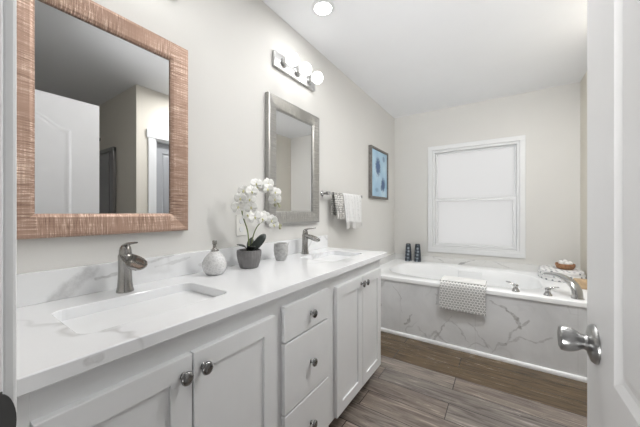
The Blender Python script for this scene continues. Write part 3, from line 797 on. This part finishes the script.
# ------------------------------------------------------------------ towel bar with two towels
bar = thing('towel_bar', 'chrome towel bar on the left wall beyond the silver mirror', 'towel bar', (0, 2.11, 1.312))
bm = bmesh.new(); tube(bm, [(.06, 1.805, 1.312), (.06, 2.452, 1.312)], .008, 14); obj('rail', bm, M['chrome'], bar, smooth=60)
for y in (1.832, 2.43):
    bm = bmesh.new(); lathe(bm, [(.024, .0005), (.024, .006), (.016, .010), (.011, .02), (.011, .048)], (0, y, 1.312), 20, 'x'); box(bm, .046, .074, y-.016, y+.016, 1.298, 1.326, bev=.003)
    obj('post', bm, M['chrome'], bar, smooth=40)
def hang(name, y0, y1, zb_, zf_, mat, label, folds, amp, fringe=False):
    r_ = thing(name, label, 'towel', (.06, (y0+y1)/2, 1.31))
    def wob(t, s, u):
        dep = max(0, abs(s-.5)*2-.12)
        w_ = amp*math.sin(t*folds*2*PI+.6)*dep+amp*.4*math.sin(t*folds*4.6*PI)*dep
        return (w_*(1 if s > .5 else .55)*1, -.012*(t-.5)*dep*2, .006*math.sin(t*7)*dep)
    sheet('cloth', [(.037, zb_), (.040, 1.22), (.0475, 1.302), (.060, 1.3255), (.0745, 1.302), (.082, 1.22), (.088, zf_+.06), (.090, zf_)], (y0, y1), mat, r_, 'y', .006, wob, 40)
    if fringe:
        bm = bmesh.new()
        for k in range(46):
            t = (k+.5)/46; y = y0+(y1-y0)*t-.012*(t-.5)*2
            dx = amp*math.sin(t*folds*2*PI+.6)+amp*.4*math.sin(t*folds*4.6*PI)
            z = zf_+.006*math.sin(t*7)
            tube(bm, [(.090+dx, y, z+.004), (.090+dx+random.uniform(-.003, .003), y+random.uniform(-.004, .004), z-.05-random.uniform(0, .012))], [.0028, .0014], 5)
        fr = obj('fringe', bm, M['towel_white'], r_); fr['label'] = 'white knotted fringe'
    return r_
hang('towel', 1.905, 2.045, 1.14, 1.105, M['towel_spots'], 'narrow grey spotted hand towel at the near end of the towel bar', 1.1, .009)
hang('towel', 2.056, 2.41, 1.12, 1.075, M['towel_stripes'], 'wide pale striped towel with white fringe on the towel bar', 2.6, .011, True)

# ------------------------------------------------------------------ framed print
pic = thing('framed_picture', 'blue abstract print in a thin grey frame on the left wall near the window', 'picture', (0, 3.035, 1.61))
bm = bmesh.new(); y0, y1, z0, z1 = 2.756, 3.290, 1.320, 1.896
def L(d, x): return ringloop(bm, [(x, y0+d, z0+d), (x, y1-d, z0+d), (x, y1-d, z1-d), (x, y0+d, z1-d)])
ls_ = [L(0, .001), L(0, .034), L(.003, .036), L(.022, .036), L(.025, .033), L(.025, .001)]
for i in range(len(ls_)): bridge(bm, ls_[i], ls_[(i+1) % len(ls_)])
obj('frame', bm, M['frame_grey'], pic)
obj('print', B(.002, .024, y0+.0255, y1-.0255, z0+.0255, z1-.0255), M['art'], pic)

# ------------------------------------------------------------------ wall plate, hook
ol = thing('outlet', 'white outlet plate on the left wall behind the orchid', 'outlet', (0, 1.012, 1.088))
bm = bmesh.new(); box(bm, .0005, .006, .977, 1.047, 1.030, 1.146, bev=.002); obj('plate', bm, M['plate'], ol)
for z in (1.066, 1.110):
    bm = bmesh.new(); lathe(bm, [(.016, 0), (.016, .002), (.004, .0022)], (.0061, 1.012, z), 20, 'x'); obj('socket', bm, M['trim'], ol)

# ------------------------------------------------------------------ shower seen in the big mirror
sh = thing('shower_door', 'metal-framed grey glass shower door in the recess, seen in the copper mirror', 'shower door', (2.75, YR-.02, 0))
bm = bmesh.new(); box(bm, SX-.03, SX+.012, YR-.03, YR-.001, .05, SZ, bev=.003); box(bm, XE-.04, XE-.001, YR-.03, YR-.001, .05, SZ, bev=.003)
box(bm, SX-.03, XE-.001, YR-.034, YR-.001, SZ-.035, SZ+.008, bev=.003); box(bm, SX-.03, XE-.001, YR-.034, YR+.09, .0005, .055, bev=.003)
obj('frame', bm, M['steel'], sh)
bm = bmesh.new(); box(bm, SX+.09, SX+.115, YR-.028, YR-.008, .056, SZ-.036, bev=.002); obj('stile', bm, M['steel'], sh)
obj('glass', B(SX+.0125, XE-.0405, YR-.018, YR-.012, .056, SZ-.036), M['shower_glass'], sh)
hk = thing('robe_hook', 'small dark robe hook high on the recess wall, seen in the copper mirror', 'hook', (2.80, YR, 2.03))
bm = bmesh.new(); lathe(bm, [(.022, .0005), (.022, .006), (.008, .010), (.008, .035), (.014, .04), (.014, .05), (.004, .054)], (2.80, YR, 2.03), 16, '-y'); obj('hook', bm, M['dark_metal'], hk, smooth=40)

# ------------------------------------------------------------------ counter things
zc = CT1+.0004
sd = thing('soap_dispenser', 'round grey crackled soap bottle with metal neck between the sinks', 'soap bottle', (.115, .765, CT1))
bm = bmesh.new(); lathe(bm, [(.030, 0), (.035, .002), (.047, .016), (.0535, .038), (.0525, .056), (.044, .076), (.031, .092), (.021, .101), (.016, .106), (.004, .107)], (.115, .765, zc), 32)
obj('bottle', bm, M['crackle'], sd, smooth=60)
bm = bmesh.new(); lathe(bm, [(.017, .1045), (.0175, .112), (.012, .116), (.0085, .120), (.0075, .135), (.0105, .137), (.0105, .152), (.008, .155), (.002, .156)], (.115, .765, zc), 20)
obj('neck', bm, M['nickel'], sd, smooth=40)

cup = thing('tumbler', 'small speckled grey ceramic tumbler beside the orchid pot', 'cup', (.117, 1.212, CT1))
bm = bmesh.new(); lathe(bm, [(.028, 0), (.031, .003), (.040, .03), (.0435, .055), (.042, .085), (.0385, .100), (.0355, .101), (.035, .095), (.0385, .055), (.028, .01), (.003, .008)], (.117, 1.212, zc), 32)
obj('cup_body', bm, M['ceramic_grey'], cup, smooth=50)

# ---- orchid
PX, PY = .125, .960
orc = thing('potted_orchid', 'white orchid with two flower stems in a ribbed grey pot', 'plant', (PX, PY, CT1))
bm = bmesh.new(); lathe(bm, [(.042, 0), (.047, .004), (.055, .03), (.0605, .06), (.0615, .080), (.060, .090), (.056, .091), (.055, .085), (.054, .076)], (PX, PY, zc), 96, 'z', .016, 24, caps=False)
r0 = bm.verts[:96]; bm.verts.ensure_lookup_table(); bm.faces.new([bm.verts[i] for i in range(96)][::-1])
obj('pot', bm, M['pot'], orc, smooth=60)
bm = bmesh.new(); lathe(bm, [(.053, .075), (.045, .080), (.02, .084), (.003, .085)], (PX, PY, zc), 32); obj('soil', bm, M['soil'], orc, smooth=60)
def leaf_mesh(pts, wmax, nrm):
    bm = bmesh.new(); P = smoothpts(pts, 5); rows = []; n_ = len(P)-1
    nrm = Vector(nrm).normalized()
    for i, p in enumerate(P):
        t = i/n_; tg = (P[min(i+1, n_)]-P[max(i-1, 0)]).normalized(); s_ = tg.cross(nrm).normalized(); up = s_.cross(tg)
        w_ = wmax*(math.sin(PI*min(1, .12+t*.9))**.7)*(1-.0*t)
        if i == n_: w_ = .002
        rows.append([bm.verts.new(p+s_*w_*k+up*abs(k)*w_*.25) for k in (-1, -.5, 0, .5, 1)])
    for i in range(n_): bridge(bm, rows[i], rows[i+1], False)
    o = obj('leaf', bm, M['leaf'], orc, smooth=180)
    md = o.modifiers.new('thick', 'SOLIDIFY'); md.thickness = .0025; md.offset = 0
leaf_mesh([(PX, PY+.005, zc+.085), (PX+.02, PY+.032, zc+.115), (PX+.03, PY+.065, zc+.150), (PX+.03, PY+.088, zc+.165)], .022, (.9, -.5, .35))
leaf_mesh([(PX+.01, PY, zc+.085), (PX+.03, PY-.012, zc+.105), (PX+.055, PY-.008, zc+.110)], .022, (.2, .1, 1))
leaf_mesh([(PX, PY-.01, zc+.085), (PX+.01, PY-.04, zc+.112), (PX+.01, PY-.085, zc+.125)], .010, (.6, .3, .8))
leaf_mesh([(PX-.01, PY+.01, zc+.085), (PX-.02, PY+.025, zc+.12), (PX-.025, PY+.045, zc+.15)], .018, (.9, -.3, .3))
cxp, hp = 1.2042, 1.1548
def stem(pts, r0_, r1_):
    P = smoothpts(pts, 6); n_ = len(P)
    bm = bmesh.new(); tube(bm, P, [r0_+(r1_-r0_)*i/(n_-1) for i in range(n_)], 8); obj('stem', bm, M['stem'], orc, smooth=60)
stem([(PX, PY, zc+.08), (.120, .955, 1.06), (.115, .925, 1.15), (.118, .925, 1.215), (.13, .96, 1.27), (.135, 1.03, 1.295), (.135, 1.10, 1.275), (.14, 1.14, 1.235), (.145, 1.16, 1.20)], .0036, .0018)
stem([(PX+.005, PY+.005, zc+.08), (.130, .985, 1.04), (.135, 1.02, 1.095), (.14, 1.075, 1.115), (.145, 1.135, 1.10), (.15, 1.165, 1.075)], .0034, .0016)
random.seed(11)
blooms = [(.15, .985, 1.305), (.125, 1.02, 1.295), (.125, .925, 1.268), (.16, .945, 1.262), (.13, .900, 1.228), (.16, .935, 1.222), (.115, .900, 1.185), (.155, .945, 1.185),
          (.135, 1.085, 1.315), (.15, 1.07, 1.285), (.165, 1.11, 1.268), (.15, 1.125, 1.232), (.155, 1.02, 1.125), (.13, 1.06, 1.135), (.165, 1.085, 1.115), (.15, 1.115, 1.09), (.16, .965, 1.135), (.12, .95, 1.145)]
def bloom(c, face, size):
    bm = bmesh.new(); F_ = Vector(face).normalized()
    u = F_.cross(Vector((0, 0, 1))).normalized(); v = u.cross(F_).normalized(); c = Vector(c)
    def petal(ang, ln, wd, cup_):
        d = u*math.cos(ang)+v*math.sin(ang); s_ = F_.cross(d)
        rows = []
        for i, (t, w_) in enumerate(((.04, .12), (.2, .55), (.45, .95), (.7, 1.), (.9, .66), (1., .15))):
            row = []
            for k in (-1, -.4, .4, 1):
                p = c+d*ln*t+s_*wd*w_*k+F_*(cup_*(t*t)+.004*abs(k)*math.sin(t*3)) 
                row.append(bm.verts.new(p))
            rows.append(row)
        for i in range(len(rows)-1): bridge(bm, rows[i], rows[i+1], False)
    r = random.uniform(-.25, .25)
    for a in (PI/2, PI*1.18, PI*1.82): petal(a+r, size, size*.36, -.004+random.uniform(-.004, .004))
    for a in (PI*.08, PI*.92): petal(a+r, size*1.02, size*.62, .004+random.uniform(-.004, .005))
    o = obj('blossom', bm, M['petal'], orc, smooth=180)
    md = o.modifiers.new('thick', 'SOLIDIFY'); md.thickness = .0012; md.offset = 0
    bm = bmesh.new(); sphere(bm, c+F_*.004-v*.002, .0034, 8, 6, (1, 1, 1)); tube(bm, [c+F_*.003, c+F_*.009-v*.004, c+F_*.008-v*.012], [.003, .0035, .002], 7)
    obj('lip', bm, M['lip'], o, smooth=60)
for c in blooms:
    bloom(c, (.8+random.uniform(-.3, .3), -.45+random.uniform(-.55, .55), random.uniform(-.15, .35)), random.uniform(.029, .036))
for c in ((.148, 1.165, 1.195), (.146, 1.155, 1.212), (.142, 1.135, 1.20), (.15, 1.168, 1.07), (.15, 1.16, 1.088), (.145, 1.178, 1.082), (.13, 1.0, 1.272)):
    bm = bmesh.new(); sphere(bm, c, .008, 10, 8, (1, 1, 1.25)); obj('bud', bm, M['bud'], orc, smooth=180)

for o in bpy.data.objects:
    if '_o' in o: del o['_o']
